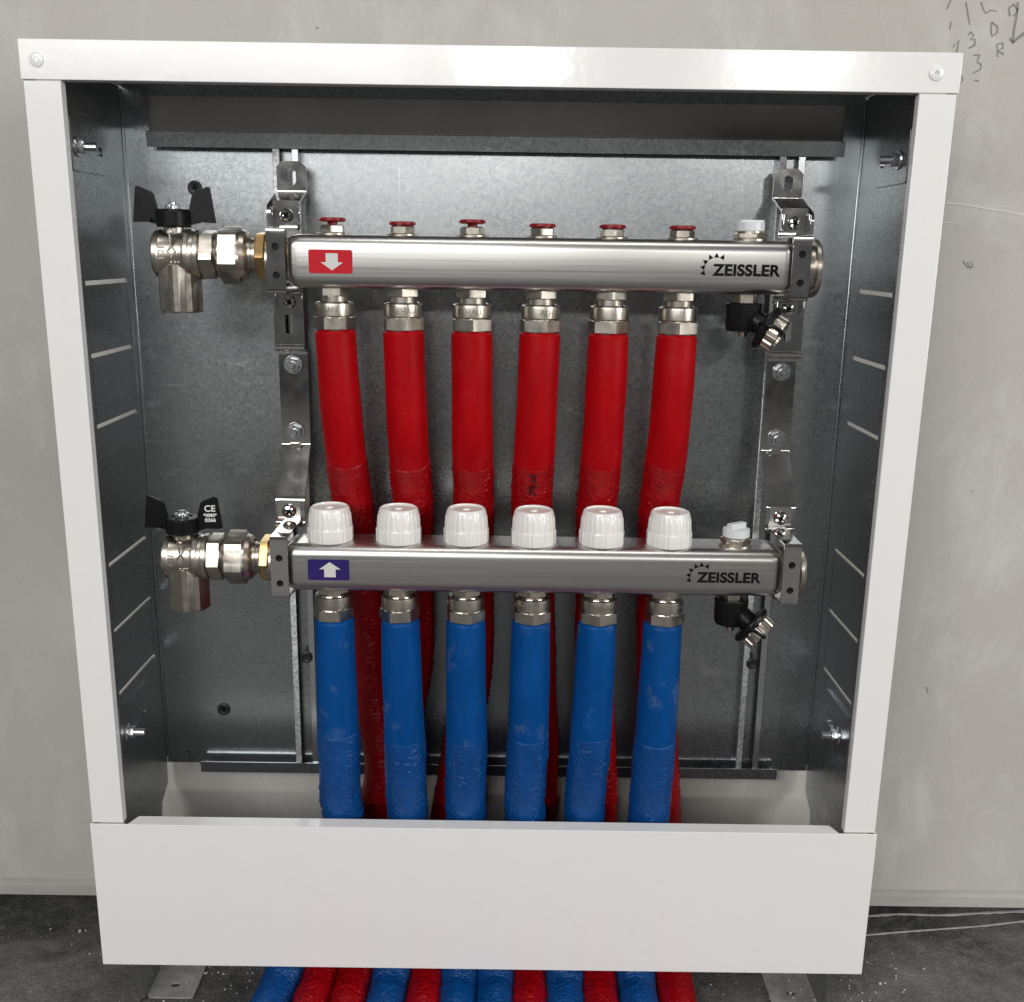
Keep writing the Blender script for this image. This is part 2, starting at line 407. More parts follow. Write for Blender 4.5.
# ------------------------------------------------------------------ cabinet
W = .3112; IN = .2852; SX = .2872; D = .1092; ZS = .550; ZT = .5752; ZB = -.1285
def cabinet():
    c = thing('manifold_cabinet', (0, .05, FLOOR), 'white framed galvanised steel cabinet, open at the front, standing against the grey wall', 'cabinet')
    # back panel with the long opening near the top
    bm = NB()
    plate(bm, rect(-SX + .0015, SX - .0015, -.0046, .568), [rect(-.2652, .270, .5285, .5555)], .0012, face_at(0, D, 0))
    back = add('back_panel', bm, 'galvanised', c)
    bm = NB(); strip(bm, [(D - .0011, .5282), (.0968, .5290), (.0953, .5284), (.0968, .5174)], -.2640, .2685, .0012); add('hook_strip', bm, 'galvanised', back, sharp=5)
    bm = NB(); strip(bm, [(D - .0011, -.0072), (.0972, -.0080), (.0970, .0018)], -.2530, .2565, -.0012); add('hook_strip', bm, 'galvanised', back)
    bm = NB(); box(bm, -.2500, .2535, .1062, .1080, -.001, .0058); add('stop_lip', bm, 'galvanised', back)
    # side walls with punched knock-outs
    zs = ((.4175, .366, .3145), (.2085, .1555, .1035)); h = .0016
    for s in (-1, 1):
        y0, y1 = .016, (.0945 if s < 0 else .0875)
        bm = NB(); ox = s * SX; m = Matrix(((0, 0, 1, 0), (1, 0, 0, 0), (0, 1, 0, 0), (0, 0, 0, 1)))   # local x->Y, y->Z, z->X
        out = [(.006, .562), (.006, -.172), (.017, FLOOR + .001), (.086, FLOOR + .001), (.086, -.040), (.088, -.033), (.1050, -.0235), (.1062, -.0045), (.1078, -.0042), (.1078, .562)]
        holes = []
        for g in zs:      # hole per group; plates put back inside it
            holes.append([(y0 - .0015, g[0] + h), (y0 - .0015, g[2] - h), (y1 + .0004, g[2] - h), (y1 + .0004, g[0] + h)])
        plate(bm, out, holes, -s * .0012, tr((ox, 0, 0)) @ m)
        wl = add('side_wall', bm, 'galvanised', c)
        for g in zs:
            for a, b in zip(g, g[1:]):
                bm = NB(); plate(bm, rect(y0 - .0008, y1 - .0003, b + h, a - h), [], -s * .0012, tr((ox + s * rnd.uniform(-.0002, .0002), 0, 0)) @ m); add('knockout_plate', bm, 'galvanised', wl)
        # corner bead between side wall and back
        bm = NB(); box(bm, ox - s * .0012, ox - s * .0032, .1066, .1078, .002, .56, .0004); add('corner_flange', bm, 'galvanised', wl)
        # sliding tabs of the frame, with bolts
        for zc, zz0, zz1, yb in ((.5095, -.016, .020, .016 if s < 0 else .024), (.068, -.030, .024, .021 if s < 0 else .032)):
            bm = NB(); xi = s * (SX - .0014)
            plate(bm, rect(.0075, .070, zc + zz0, zc + zz1, .002), [rect(yb + .009, .062, zc - .003, zc + .003, .0028)], -s * .0012, tr((xi, 0, 0)) @ m)
            tab = add('sliding_tab', bm, 'galvanised', c)
            R = tr((xi - s * .0012, yb, zc)) @ (Matrix.Rotation(math.radians(-s * 90), 4, 'Y'))
            bm = NB(); hexnut(bm, .0085, .0012, .006, R); lathe(bm, [(.0062, 0), (.0066, .0004), (.0062, .0012)], 20, R); bolt = add('nut', bm, 'zinc_bolt', tab)
            bm = NB(); lathe(bm, [(.0026, .005)] + [(.0026 + (.0002 if k % 2 else -.0001), .006 + k * .0004) for k in range(18)] + [(.0022, .0136)], 14, R); add('threaded_shank', bm, 'zinc_bolt', bolt)
    # roof
    bm = NB(); box(bm, -SX + .0015, SX - .0015, .004, D, .562, .5632); add('roof_plate', bm, 'galvanised', c)
    # white frame
    bm = NB(); box(bm, -W, W, -.0012, .0, ZS, ZT, .0005)
    box(bm, -W, W, .0002, .018, ZT - .0013, ZT - .0001); box(bm, -IN, IN, .0002, .010, ZS + .0001, ZS + .0013)
    box(bm, -W, -W + .0012, .0002, .018, ZS, ZT - .0015); box(bm, W - .0012, W, .0002, .018, ZS, ZT - .0015)
    top = add('top_frame_bar', bm, 'white_paint', c)
    for x in (-.2995, .2945):
        bm = NB(); lathe(bm, [(.0048, 0), (.0045, .0006), (.0030, .0011), (.0016, .0012), (.0012, .0005), (0, .0005)], 24, face_at(x, -.0013, .5623)); r = add('rivet', bm, 'white_paint', top)
        bm = NB(); lathe(bm, [(.0010, 0), (.0008, .0006), (0, .0006)], 12, face_at(x, -.0016, .5623)); add('rivet_pin', bm, 'zinc_bolt', r)
    for s in (-1, 1):
        bm = NB()
        a, b = sorted((s * (W - .0014), s * IN)); box(bm, a, b, -.0008, .0004, .0006, ZS - .0006, .0004)
        a, b = sorted((s * IN, s * (IN + .0011))); box(bm, a, b, .0006, .0065, .0006, ZS - .0006)
        a, b = sorted((s * (W - .0014), s * (W - .0026))); box(bm, a, b, .0006, .018, .0006, ZS - .0006)
        add('side_frame_bar', bm, 'white_paint', c)
    # removable lower panel with its top return
    bm = NB(); box(bm, -W, W, -.0022, -.0010, ZB, .0, .0005)
    box(bm, -W, -W + .0012, -.0008, .014, ZB, -.001); box(bm, W - .0012, W, -.0008, .014, ZB, -.001)
    plate(bm, [(-.2815, -.0012), (.2815, -.0012), (.2768, .0105), (-.2768, .0105)], [], -.0012, tr((0, 0, -.0002)))
    box(bm, -.2762, .2762, .0094, .0106, -.014, -.0016)
    add('lower_panel', bm, 'white_paint', c)
    # feet
    for s in (-1, 1):
        bm = NB(); a, b = sorted((s * (SX - .0014), s * .2465))
        plate(bm, rect(a, b, .018, .100, .003), [rect(*sorted((s * .262, s * .270)), .030, .036, .0028), rect(*sorted((s * .262, s * .270)), .070, .076, .0028)], .0018, tr((0, 0, FLOOR + .0006)))
        add('foot_plate', bm, 'dusty_steel', c)
    # wall screws through the back
    for x, z in ((-.2324, .4882), (-.2330, .0475)):
        bm = NB(); R = face_at(x, D - .0013, z)
        lathe(bm, [(.0058, 0), (.0056, .0012), (.0042, .0017), (.0018, .0010), (0, .0008)], 24, R); s1 = add('screw', bm, 'black_metal', back)
        bm = NB()
        for q in (0, 90): box(bm, -.0024, .0024, -.0005, .0005, .0014, .00185, m=R @ Matrix.Rotation(math.radians(q + 20), 4, 'Z'))
        add('cross_recess_shade', bm, 'ink_and_shade', s1)  # black bars; the shade inside the cross slot is put into colour
    return c

# ------------------------------------------------------------------ mounting rails
def rail(x, label):
    t = thing('mounting_rail', (x, .1, 0), label, 'rail', 'upright mounting rails')
    z0, z1 = -.0062, .5265
    bm = NB(); box(bm, x - .0098, x + .0098, .1066, .1077, z0, z1)
    for s in (-1, 1):
        a, b = sorted((x + s * .0098, x + s * .0086)); box(bm, a, b, .1001, .1065, z0, z1)
    add('channel', bm, 'galvanised', t)
    for s, mt in ((-1, 'serrated'), (1, 'zinc_bolt')):
        a, b = sorted((x + s * .0100, x + s * .0046)); bm = NB(); box(bm, a, b, .0986, .0999, z0, z1, .0004); add('lip', bm, mt, t)
    for z in (.1015,):
        bm = NB(); R = face_at(x + (.0028 if x < 0 else -.0025), .0990, z)
        lathe(bm, [(.0050, 0), (.0050, .0016), (.0038, .0024), (.0015, .0016), (0, .0016)], 20, R); add('screw', bm, 'black_metal', t)

# ------------------------------------------------------------------ manifold bars
def section(hy, hz, r, n=6):
    return rect(-hy, hy, -hz, hz, r, n)
def bar_body(bm, xa, xb, y, z, hy, hz, r):
    """rounded-section bar with domed ends"""
    rings = []
    prof = []
    for k in range(7):
        a = math.radians(90 * k / 6); prof.append((xa + .012 * (1 - math.sin(a)), .30 + .70 * math.cos(math.pi / 2 - a) if False else 1 - .22 * (1 - math.sin(a)) ** 1.0))
    left = [(xa + .011 * (1 - math.cos(math.radians(q))), 1 - .30 * (1 - math.sin(math.radians(q)))) for q in range(0, 91, 15)]
    right = [(xb - (p - xa), f) for p, f in left[::-1]]
    for p, f in left + right:
        rings.append([bm.verts.new((p, y + u * f, z + v * f)) for u, v in section(hy, hz, r)])
    N = len(rings[0])
    for a, b in zip(rings, rings[1:]):
        for k in range(N): bm.faces.new((a[k], a[(k + 1) % N], b[(k + 1) % N], b[k]))
    bm.faces.new(rings[0][::-1]); bm.faces.new(rings[-1])
def arrow(up):
    s = 1 if up else -1
    p = [(-.0042, -.0056), (.0042, -.0056), (.0042, .0005), (.0078, .0005), (0, .0060), (-.0078, .0005), (-.0042, .0005)]
    p = [(x, y * s) for x, y in p]; return p if up else p[::-1]
def wrap(me, R, z):
    """wrap flat text (local XY) round a vertical cylinder of radius R, facing -Y"""
    for v in me.vertices:
        a = v.co.x / R; r = R + v.co.z; v.co = Vector((r * math.sin(a), -r * math.cos(a), z + v.co.y))
    return me
def connector(t, x, y, zt, turn, text_turn, e=0):
    """compression fitting below a bar; zt = underside of the bar"""
    T = tr((x, y, zt))
    bm = NB(); hexnut(bm, .0215, -.0058, .0008, T, rot=turn); lathe(bm, [(.0102, -.015), (.0102, -.0055)], 28, T); nk = add('connector_neck', bm, 'nickel', t)
    T = T @ tr((0, 0, -e)); zt -= e
    bm = NB(); lathe(bm, [(.0088, -.0062), (.0128, -.0064), (.0138, -.0072), (.0140, -.0085), (.0140, -.0155), (.0136, -.0163), (.010, -.0163)], 40, T)
    hexnut(bm, .0272, -.0262, -.0160, T, rot=turn + .2, ch=.0012); nut = add('compression_nut', bm, 'nickel', t)
    me = wrap(text_mesh('REHAU', .0056, .0001, .00012), .0140, -.0118); me2 = T @ Matrix.Rotation(text_turn, 4, 'Z')
    add('stamped_lettering', me, 'nickel_dark', nut, me2)
    bm = NB(); C = [Vector((x + .0118 * math.cos(a), y + .0118 * math.sin(a), zt - .0066)) for a in [math.radians(-150 + 12 * k) for k in range(26)]]
    tube(bm, C, lambda i, s: .0007, 8); add('retaining_ring', bm, 'chrome', nk)
m = NT('nickel_dark'); m.set(col=(.30, .27, .23), metal=1., rough=.4)

def bar(spec):
    name, label, y, z, xa, xb, hy, hz, xs, top = spec
    t = thing('manifold', ((xa + xb) / 2, y, z - hz), label, 'manifold', 'manifold bars')
    bm = NB(); bar_body(bm, xa, xb, y, z, hy, hz, .0085); add('bar', bm, 'stainless', t, sharp=50)
    yf = y - hy
    # end plug
    bm = NB(); R = tr((xb - .002, y, z)) @ ALONGX
    lathe(bm, [(.0165, 0), (.0165, .0135), (.0205, .0140), (.0205, .0165), (.0195, .0180), (.012, .0186), (0, .0186)], 40, R); add('end_plug', bm, 'nickel', t)
    bm = NB(); R = tr((xa + .003, y, z)) @ ALONGX
    lathe(bm, [(.0155, -.018), (.0155, 0)], 32, R); add('inlet_socket', bm, 'nickel', t)
    # flow label
    lx, lz = spec[8][0] + (.0012 if top else .0010), z
    bm = NB(); plate(bm, rect(-.0152, .0152, -.0080, .0080, .0014), [], .00025, face_at(lx, yf - .0001, lz)); st = add('flow_label', bm, 'label_red' if top else 'label_blue', t)
    bm = NB(); plate(bm, arrow(not top), [], .00015, face_at(lx + .001, yf - .00045, lz)); add('arrow', bm, 'label_white', st)
    # lettering and rays
    cx = xb - .0385
    me = text_mesh('ZEISSLER', .0106, .00042, .00008, 1.06, 1.05); add('lettering', me, 'ink_and_shade', t, face_at(.1788, yf - .0002, z - .0022))
    bm = NB()
    for a in (196, 171, 146, 118, 91, 64):
        ca = math.radians(a); R = face_at((.1577 if top else .1585) + .0095 * math.cos(ca), yf - .0001, z - .0016 + .0095 * math.sin(ca)) @ Matrix.Rotation(ca, 4, 'Z')
        plate(bm, [(-.0014, -.0018), (.0020, 0), (-.0014, .0018)], [], .0002, R)
    add('ray_emblem', bm, 'ink_and_shade', t)
    # outlets
    for k, x in enumerate(xs):
        connector(t, x, y, z - hz, rnd.choice((0, .1, .25, .5, .35, .15)) + k, (-.35, .15, -.1, .6, 2.6, 2.9)[k] if top else 2.5 + k, .0035 if top else .0005)
        T = tr((x, y, z + hz))
        if top:
            bm = NB(); lathe(bm, [(.0112, -.0005), (.0112, .0010), (.0104, .0014)], 32, T); hexnut(bm, .0155, .0010, .0066, T, rot=.3 * k)
            ins = add('flow_insert', bm, 'nickel', t)
            zz = .0086 if k in (0, 2) else .0066
            bm = NB(); lathe(bm, [(.0035, -.004), (.0035, .0)], 16, T @ tr((0, 0, zz))) ; lathe(bm, [(.0070, 0), (.0092, .0006), (.0095, .0014), (.0094, .0022), (.0086, .0029), (.003, .0031), (0, .0027)], 32, T @ tr((0, 0, zz)))
            add('red_disc', bm, 'red_plastic', ins)
        else:
            pass
    # air vent
    xv = .1835 if top else .1868
    T = tr((xv, y, z + hz))
    bm = NB(); lathe(bm, [(.0125, -.0005), (.0125, .0012), (.0112, .0018)], 32, T); hexnut(bm, .0205, .0014, .0052, T, rot=.2); lathe(bm, [(.0095, .005), (.0095, .0072)], 28, T); vent = add('air_vent', bm, 'nickel', t)
    bm = NB()
    prof = [(.0098, .0064), (.0102, .0070), (.0102, .0120), (.0094, .0128)] if top else [(.0098, .0064), (.0102, .0070), (.0100, .0120), (.0080, .0128)]
    lathe(bm, prof, 32, T, (lambda a, r, h: r * (1 - .035 * (math.cos(8 * a) > .5))) if top else None)
    if not top: box(bm, -.0078, .0078, -.0028, .0028, .0120, .0165, .0008, m=T @ Matrix.Rotation(.6, 4, 'Z'))
    else: box(bm, -.0085, .0085, -.0045, .0045, .0122, .0142, .0006, m=T @ Matrix.Rotation(.15, 4, 'Z'))
    add('vent_cap', bm, 'milky_plastic', vent)
    return t

TOP = ('manifold', 'upper stainless manifold bar with red down-arrow label and red-topped inserts', .0216, .4352, -.1420, .2160, .0186, .0184, [-.1112 + .0494 * k for k in range(6)], True)
LOW = ('manifold', 'lower stainless manifold bar with blue up-arrow label, fitted with white caps', .0140, .2145, -.1495, .2205, .0210, .0181, [-.1168 + .0506 * k for k in range(6)], False)

# ------------------------------------------------------------------ white protective caps
ORD = ('leftmost', 'second', 'third', 'fourth', 'fifth', 'rightmost')
def caps():
    x0, y, zt = LOW[8][0], LOW[2] - .002, LOW[3] + LOW[7] - .0003
    bm = NB()
    def flats(a, r, h):
        if h < .0108:
            s = (a + math.pi / 12) % (math.pi / 6) - math.pi / 12
            return r * min(1.0, math.cos(math.pi / 12) / math.cos(s) * 1.004) * (1 - .045 * (abs(s) > math.pi / 12 * .84))
        if .0125 < h < .0215: return r * (1 - .024 * (math.cos(24 * a) > .55))
        return r
    lathe(bm, [(.0160, 0), (.0169, .0006), (.0171, .0016), (.0171, .0098), (.0168, .0107), (.0162, .0109), (.01620, .0130), (.0156, .0200), (.0151, .0214), (.0147, .0238), (.0140, .0254), (.0131, .0260), (.0126, .0259), (.0124, .0249), (.0028, .0249), (.0026, .0256), (.0012, .0260), (0, .0260)], 168, None, flats)
    me = mesh(bm, 28); me.materials.append(MATS['white_plastic'])
    for k, x in enumerate(LOW[8]):
        o = add('protective_cap', me, 'white_plastic', None, tr((x + rnd.uniform(-.0004, .0004), y, zt - rnd.uniform(0, .0004))) @ Matrix.Rotation(rnd.uniform(-.02, .02), 4, 'Y') @ Matrix.Rotation(rnd.uniform(0, 6), 4, 'Z'))
        lab = ('white ribbed plastic cap above the blue arrow label, leftmost of six on the lower manifold',
               'second white ribbed plastic cap from the left on the lower manifold',
               'third white ribbed plastic cap from the left on the lower manifold',
               'fourth white ribbed plastic cap from the left on the lower manifold',
               'fifth white ribbed plastic cap from the left on the lower manifold',
               'rightmost white ribbed plastic cap, nearest the air vent on the lower manifold')[k]
        tag(o, lab, 'cap', 'white caps on the lower manifold')

# ------------------------------------------------------------------ pipes
def pipe(x, y, z0, pts, seam, red, label, r=.0145):
    col = 'red' if red else 'blue'
    t = thing('insulated_pipe', (pts[-1][0], pts[-1][1], FLOOR), label, 'pipe', col + ' insulated pipes')
    C = spline(pts, 14)
    # resample by length
    L = [0]
    for a, b in zip(C, C[1:]): L.append(L[-1] + (b - a).length)
    def at(s):
        for i in range(len(C) - 1):
            if L[i + 1] >= s: return C[i].lerp(C[i + 1], (s - L[i]) / max(1e-9, L[i + 1] - L[i]))
        return C[-1]
    ph = rnd.uniform(0, 6)
    n1 = 40; C1 = [at(.00001 + seam * k / n1) for k in range(n1 + 1)]
    C1[0:1] = [at(0), at(.0006), at(.0016), at(.0032)]
    def r1(i, s):
        q = r * (1 + .012 * math.sin(9 * s + ph) + (.05 if red else .095) * s)
        return q * (.80, .90, .96, .995)[i] if i < 4 else q
    bm = NB(); tube(bm, C1, r1, 32, True, lambda a, i: .006 * math.sin(2 * a + ph + i * .07)); add('upper_sleeve', bm, col + '_foam', t, sharp=60)
    T = L[-1]; n2 = int((T - seam) / .0009); C2 = [at(seam - .0008 + (T - seam) * k / n2) for k in range(n2 + 1)]
    def r2(i, s): return r * ((1.056 if red else 1.10) - .012 * min(1, i / 30) + .006 * math.sin(i * .21 + ph) * math.sin(i * .09)) * (.975 if i == 0 else 1)
    off = Vector((ph * 3.1, ph, 0))
    def crease(a, i):
        q = Vector((math.cos(a) * 3.4, math.sin(a) * 3.4, i * .095 + a * .3)) + off
        w_ = 1 - min(1, abs(mnoise.noise(q * 1.9 + mnoise.noise_vector(q * 1.1) * .6)) * 3.6)        # thin folded ridges in the film
        v_ = 1 - min(1, abs(mnoise.noise(q * 3.6 + Vector((7, 3, 1)))) * 3.5)
        g_ = min(1, i / 8) * (.35 + .65 * max(0, min(1, .5 + 1.6 * mnoise.noise(q * .5))))
        return g_ * (.075 * w_ * w_ + .042 * v_ * v_) + .012 * mnoise.noise(q * .45)
    bm = NB(); tube(bm, C2, r2, 84, True, crease); add('lower_sleeve', bm, col + '_foam_wrinkled', t, sharp=75)
    return t, C
def pipes():
    zr = TOP[3] - TOP[7] - .0290; zb = LOW[3] - LOW[7] - .0260
    # floor exits, left to right, x where they pass under the panel, and how far they fan out
    zl = FLOOR + .0152
    rex = [-.1370, -.1075, -.0470, .0395, .0985, .1620]
    bex = [-.1685, -.0775, -.0200, .0105, .0690, .1300]
    rfan = [-.09, -.07, -.02, 0, 0, .02]; bfan = [-.13, -.05, -.01, 0, 0, .01]
    rl = ('leftmost red insulated pipe, above the leftmost white cap', 'second red insulated pipe from the left under the upper manifold', 'third red insulated pipe from the left under the upper manifold',
          'fourth red insulated pipe from the left, with a small dark mark above its white cap', 'fifth red insulated pipe from the left under the upper manifold', 'rightmost red insulated pipe, under the lettering side of the upper manifold')
    bl = ('leftmost blue insulated pipe, below the blue arrow label', 'second blue insulated pipe from the left under the lower manifold', 'third blue insulated pipe from the left under the lower manifold',
          'fourth blue insulated pipe from the left under the lower manifold', 'fifth blue insulated pipe from the left under the lower manifold', 'rightmost blue insulated pipe with pale smudges near its top')
    # sideways position of each red pipe at z = .25, .1 and 0
    rx = [(-.1060, -.0985, -.0905), (-.0590, -.0625, -.0860), (-.0115, -.0120, -.0270), (.0340, .0420, .0465), (.0850, .0900, .0975), (.1335, .1420, .1520)]
    for k in range(6):
        x = TOP[8][k]; a, b, c = rx[k]; e = rex[k]; fn = rfan[k]
        pts = [(x, TOP[2], zr), (x + (a - x) * .32, TOP[2] + .001, zr - .04), (x + (a - x) * .68, .0290, zr - .085), (a, .0480, .255), ((a + b) / 2, .0700, .185), (b, .0800, .1), (c, .0820, .0),
               ((c + e) / 2, .0850, -.06), (e - fn * .06, .0760, -.115), (e, .040, zl + .010), (e + fn * .04, .0, zl), (e + fn * .15, -.10, zl), (e + fn * .3, -.24, zl)]
        t, C = pipe(x, TOP[2], zr, pts, .1010 + rnd.uniform(-.0025, .0025) - .0008 * k, True, rl[k], .0147)
        if k == 3: marked = (t, pts)
    bx = [(-.1165, -.1180), (-.0640, -.0640), (-.0150, -.0160), (.0340, .0322), (.0835, .0815), (.1350, .1345)]
    for k in range(6):
        x = LOW[8][k] + (.0008, .0004, 0, -.0006, -.0006, -.0010)[k]; a, b = bx[k]; e = bex[k]; fn = bfan[k]
        pts = [(x, LOW[2], zb), (x + (a - x) * .3, LOW[2] + .001, zb - .045), (a, .0200, .065), (b, .0270, .015), (b, .0350, -.02), (b * .6 + e * .4, .0470, -.07), (e - fn * .06, .050, -.115), (e, .026, zl + .009),
               (e + fn * .05, -.008, zl), (e + fn * .17, -.10, zl), (e + fn * .3, -.24, zl)]
        pipe(x, LOW[2], zb, pts, .0985 + (-.002, .003, .002, 0, -.003, .002)[k], False, bl[k], .0148)
    # dented spot on the fourth red pipe, its shade put into dark red strokes
    t, pts = marked; bm = NB()
    cx, cy, cz = .0338, .0362, .274
    for st in ([(-.003, .007), (.001, .008), (.002, .005), (-.001, .004), (.002, .002)], [(-.002, -.001), (-.002, -.008)], [(-.0019, -.004), (.0022, -.001)], [(-.0015, -.004), (.0024, -.0085)], [(.001, .0), (.0032, -.001)]):
        C = []
        for u, v in st:
            th = u / .0150; C.append(Vector((cx + .0151 * math.sin(th), cy + (-.0151 * math.cos(th)) - v * .33, cz + v)))
        if len(C) == 2: C = [C[0], C[0].lerp(C[1], .5), C[1]]
        tube(bm, C, lambda i, s: .0008, 6)
    add('dark_mark', bm, 'dent_shade', t)

# ------------------------------------------------------------------ ball valves
def valve(dx, dy, dz, label, print_text):
    X, Y, Z = -.2205 + dx, .0216 + dy, .4385 + dz
    t = thing('ball_valve', (X, Y, Z - .04), label, 'valve', 'angle ball valves')
    R = tr((X, Y, Z)) @ ALONGX
    bm = NB(); lathe(bm, [(.006, -.0168), (.0125, -.0166), (.0158, -.0156), (.0168, -.0142), (.0170, -.0112), (.0163, -.0104), (.0161, -.0095), (.0160, .005), (.0166, .0070), (.0174, .0076), (.0174, .0102), (.0166, .0110), (.0164, .0134), (.0174, .0142), (.0174, .0168), (.0150, .0176)], 48, R)
    # downward outlet, octagonal, cast into the body
    hexnut(bm, .0290, -.0405, -.006, tr((X - .0005, Y, Z)), n=8, rot=math.radians(22.5), ch=.0012)
    lathe(bm, [(.0080, .012), (.0080, .0245)], 24, tr((X - .002, Y, Z)))
    body = add('body', bm, 'nickel', t, sharp=24)
    bm = NB(); R2 = face_at(X - .0005, Y - .0161, Z + .002)      # raised cast marks
    plate(bm, [(-.0034, 0), (0, -.0046), (.0034, 0), (0, .0046)], [[(-.0020, 0), (0, -.0028), (.0020, 0), (0, .0028)]], .0005, R2)
    box(bm, -.0006, .0006, .0046, .0125, 0, .0018, .0003, m=R2); lathe(bm, [(.0019, -.001), (.0019, .0016), (.0012, .0022)], 14, R2 @ tr((0, .0130, 0)))
    add('cast_emblem', bm, 'nickel', body)
    me = text_mesh('1-21', .0056, .00012, .0004); add('cast_lettering', me, 'nickel', body, face_at(X - .0075, Y - .0159, Z + .001) @ Matrix.Rotation(math.radians(90), 4, 'Z'))
    bm = NB()
    for q in (-.0022, .0006, .0028): box(bm, q - .0008, q + .0008, -.0006, .0006, 0, .0006, .0002, m=face_at(X + .001, Y - .0151, Z - .0055))
    add('cast_marks', bm, 'nickel', body)
    bm = NB(); hexnut(bm, .0315, .0174, .0280, R, rot=.18, ch=.0010); lathe(bm, [(.0140, .0279), (.0145, .0283), (.0140, .0287), (.0145, .0292), (.0140, .0296), (.0140, .0310)], 32, R); add('neck_hexagon', bm, 'nickel', t)
    bm = NB(); hexnut(bm, .0360, .0302, .0462, R, rot=.30, ch=.0018)
    lathe(bm, [(.0178, .0455), (.0165, .0490), (.0140, .0508)], 40, R); add('union_nut', bm, 'nickel', t)
    bm = NB(); lathe(bm, [(.0120, .0500), (.0120, .0530), (.0112, .0534), (.0112, .0545), (.0120, .0549), (.0120, .0600)], 36, R); add('union_tail', bm, 'nickel', t)
    bm = NB(); hexnut(bm, .0310, .0566, .0640, R, rot=.08, ch=.0010); lathe(bm, [(.0135, .063), (.0135, .0690)], 32, R); add('brass_ring', bm, 'brass', t)
    # butterfly handle
    H = tr((X - .0022, Y - .001, Z + .0205))
    bm = NB(); lathe(bm, [(.0112, -.002), (.0120, -.001), (.0122, .0085), (.0112, .0100), (.0075, .0104), (.0065, .0085)], 36, H)
    out = [(.0080, -.0015), (.0185, .0015), (.0290, .0012), (.0292, .0018), (.0262, .0250), (.0246, .0258), (.0155, .0222), (.0138, .0205), (.0105, .0075), (.0078, .0070)]
    for s in (1, -1):
        o2 = [(s * p, q) for p, q in out]; o2 = o2 if s > 0 else o2[::-1]
        plate(bm, o2, [], .0028, H @ Matrix.Rotation(math.radians(s * 6), 4, 'Z') @ FACE @ tr((0, 0, -.0014)))
        plate(bm, [(s * .0150, .002), (s * .0275, .0015), (s * .0273, .0035), (s * .0152, .004)] if s > 0 else [(s * .0152, .004), (s * .0273, .0035), (s * .0275, .0015), (s * .0150, .002)], [], .0075, H @ Matrix.Rotation(math.radians(s * 6), 4, 'Z') @ FACE @ tr((0, 0, -.0037)))
    bmesh.ops.bevel(bm, geom=[e for e in bm.edges if e.is_manifold and e.calc_face_angle(0) > .9], offset=.0004, segments=2, affect='EDGES')
    hd = add('butterfly_handle', bm, 'black_plastic', t)
    bm = NB(); hexnut(bm, .0105, .0085, .0132, H, rot=.3); lathe(bm, [(.0080, .0082), (.0078, .0094)], 24, H); lathe(bm, [(.0030, .013), (.0030, .0148), (.0024, .0152)], 16, H); add('handle_nut', bm, 'zinc_bolt', hd)
    if print_text:
        HM = H @ Matrix.Rotation(math.radians(6), 4, 'Z') @ FACE @ tr((.0208, 0, .0016))
        for s, z, sz in (('CE', .0165, .0068), ('*0085*', .0114, .0034), ('0366', .0077, .0040)):
            add('handle_print', text_mesh(s, sz, .00010, .00005), 'white_print', hd, HM @ tr((0, z, 0)))
    return t

# ------------------------------------------------------------------ brackets
def screw(t, x, y, z, r=.0048):
    bm = NB(); R = face_at(x, y, z)
    lathe(bm, [(r, 0), (r, .0012), (r * .8, .0026), (r * .45, .0033), (r * .2, .0026), (0, .0026)], 28, R); s1 = add('screw', bm, 'chrome', t)
    bm = NB()
    for q in (45, 135): box(bm, -r * .62, r * .62, -.0005, .0005, .0026, .0034, m=R @ Matrix.Rotation(math.radians(q + 10), 4, 'Z'))
    add('cross_recess_shade', bm, 'ink_and_shade', s1)  # slot shade painted as two crossed black bars
def bolt(t, x, y, z):
    bm = NB(); R = face_at(x, y, z)
    lathe(bm, [(.0070, 0), (.0072, .0004), (.0070, .0012)], 28, R); hexnut(bm, .0098, .0012, .0058, R, rot=rnd.uniform(0, 1)); lathe(bm, [(.0029, .005), (.0029, .0082), (.0024, .0088)], 16, R); add('bolt', bm, 'zinc_bolt', t)
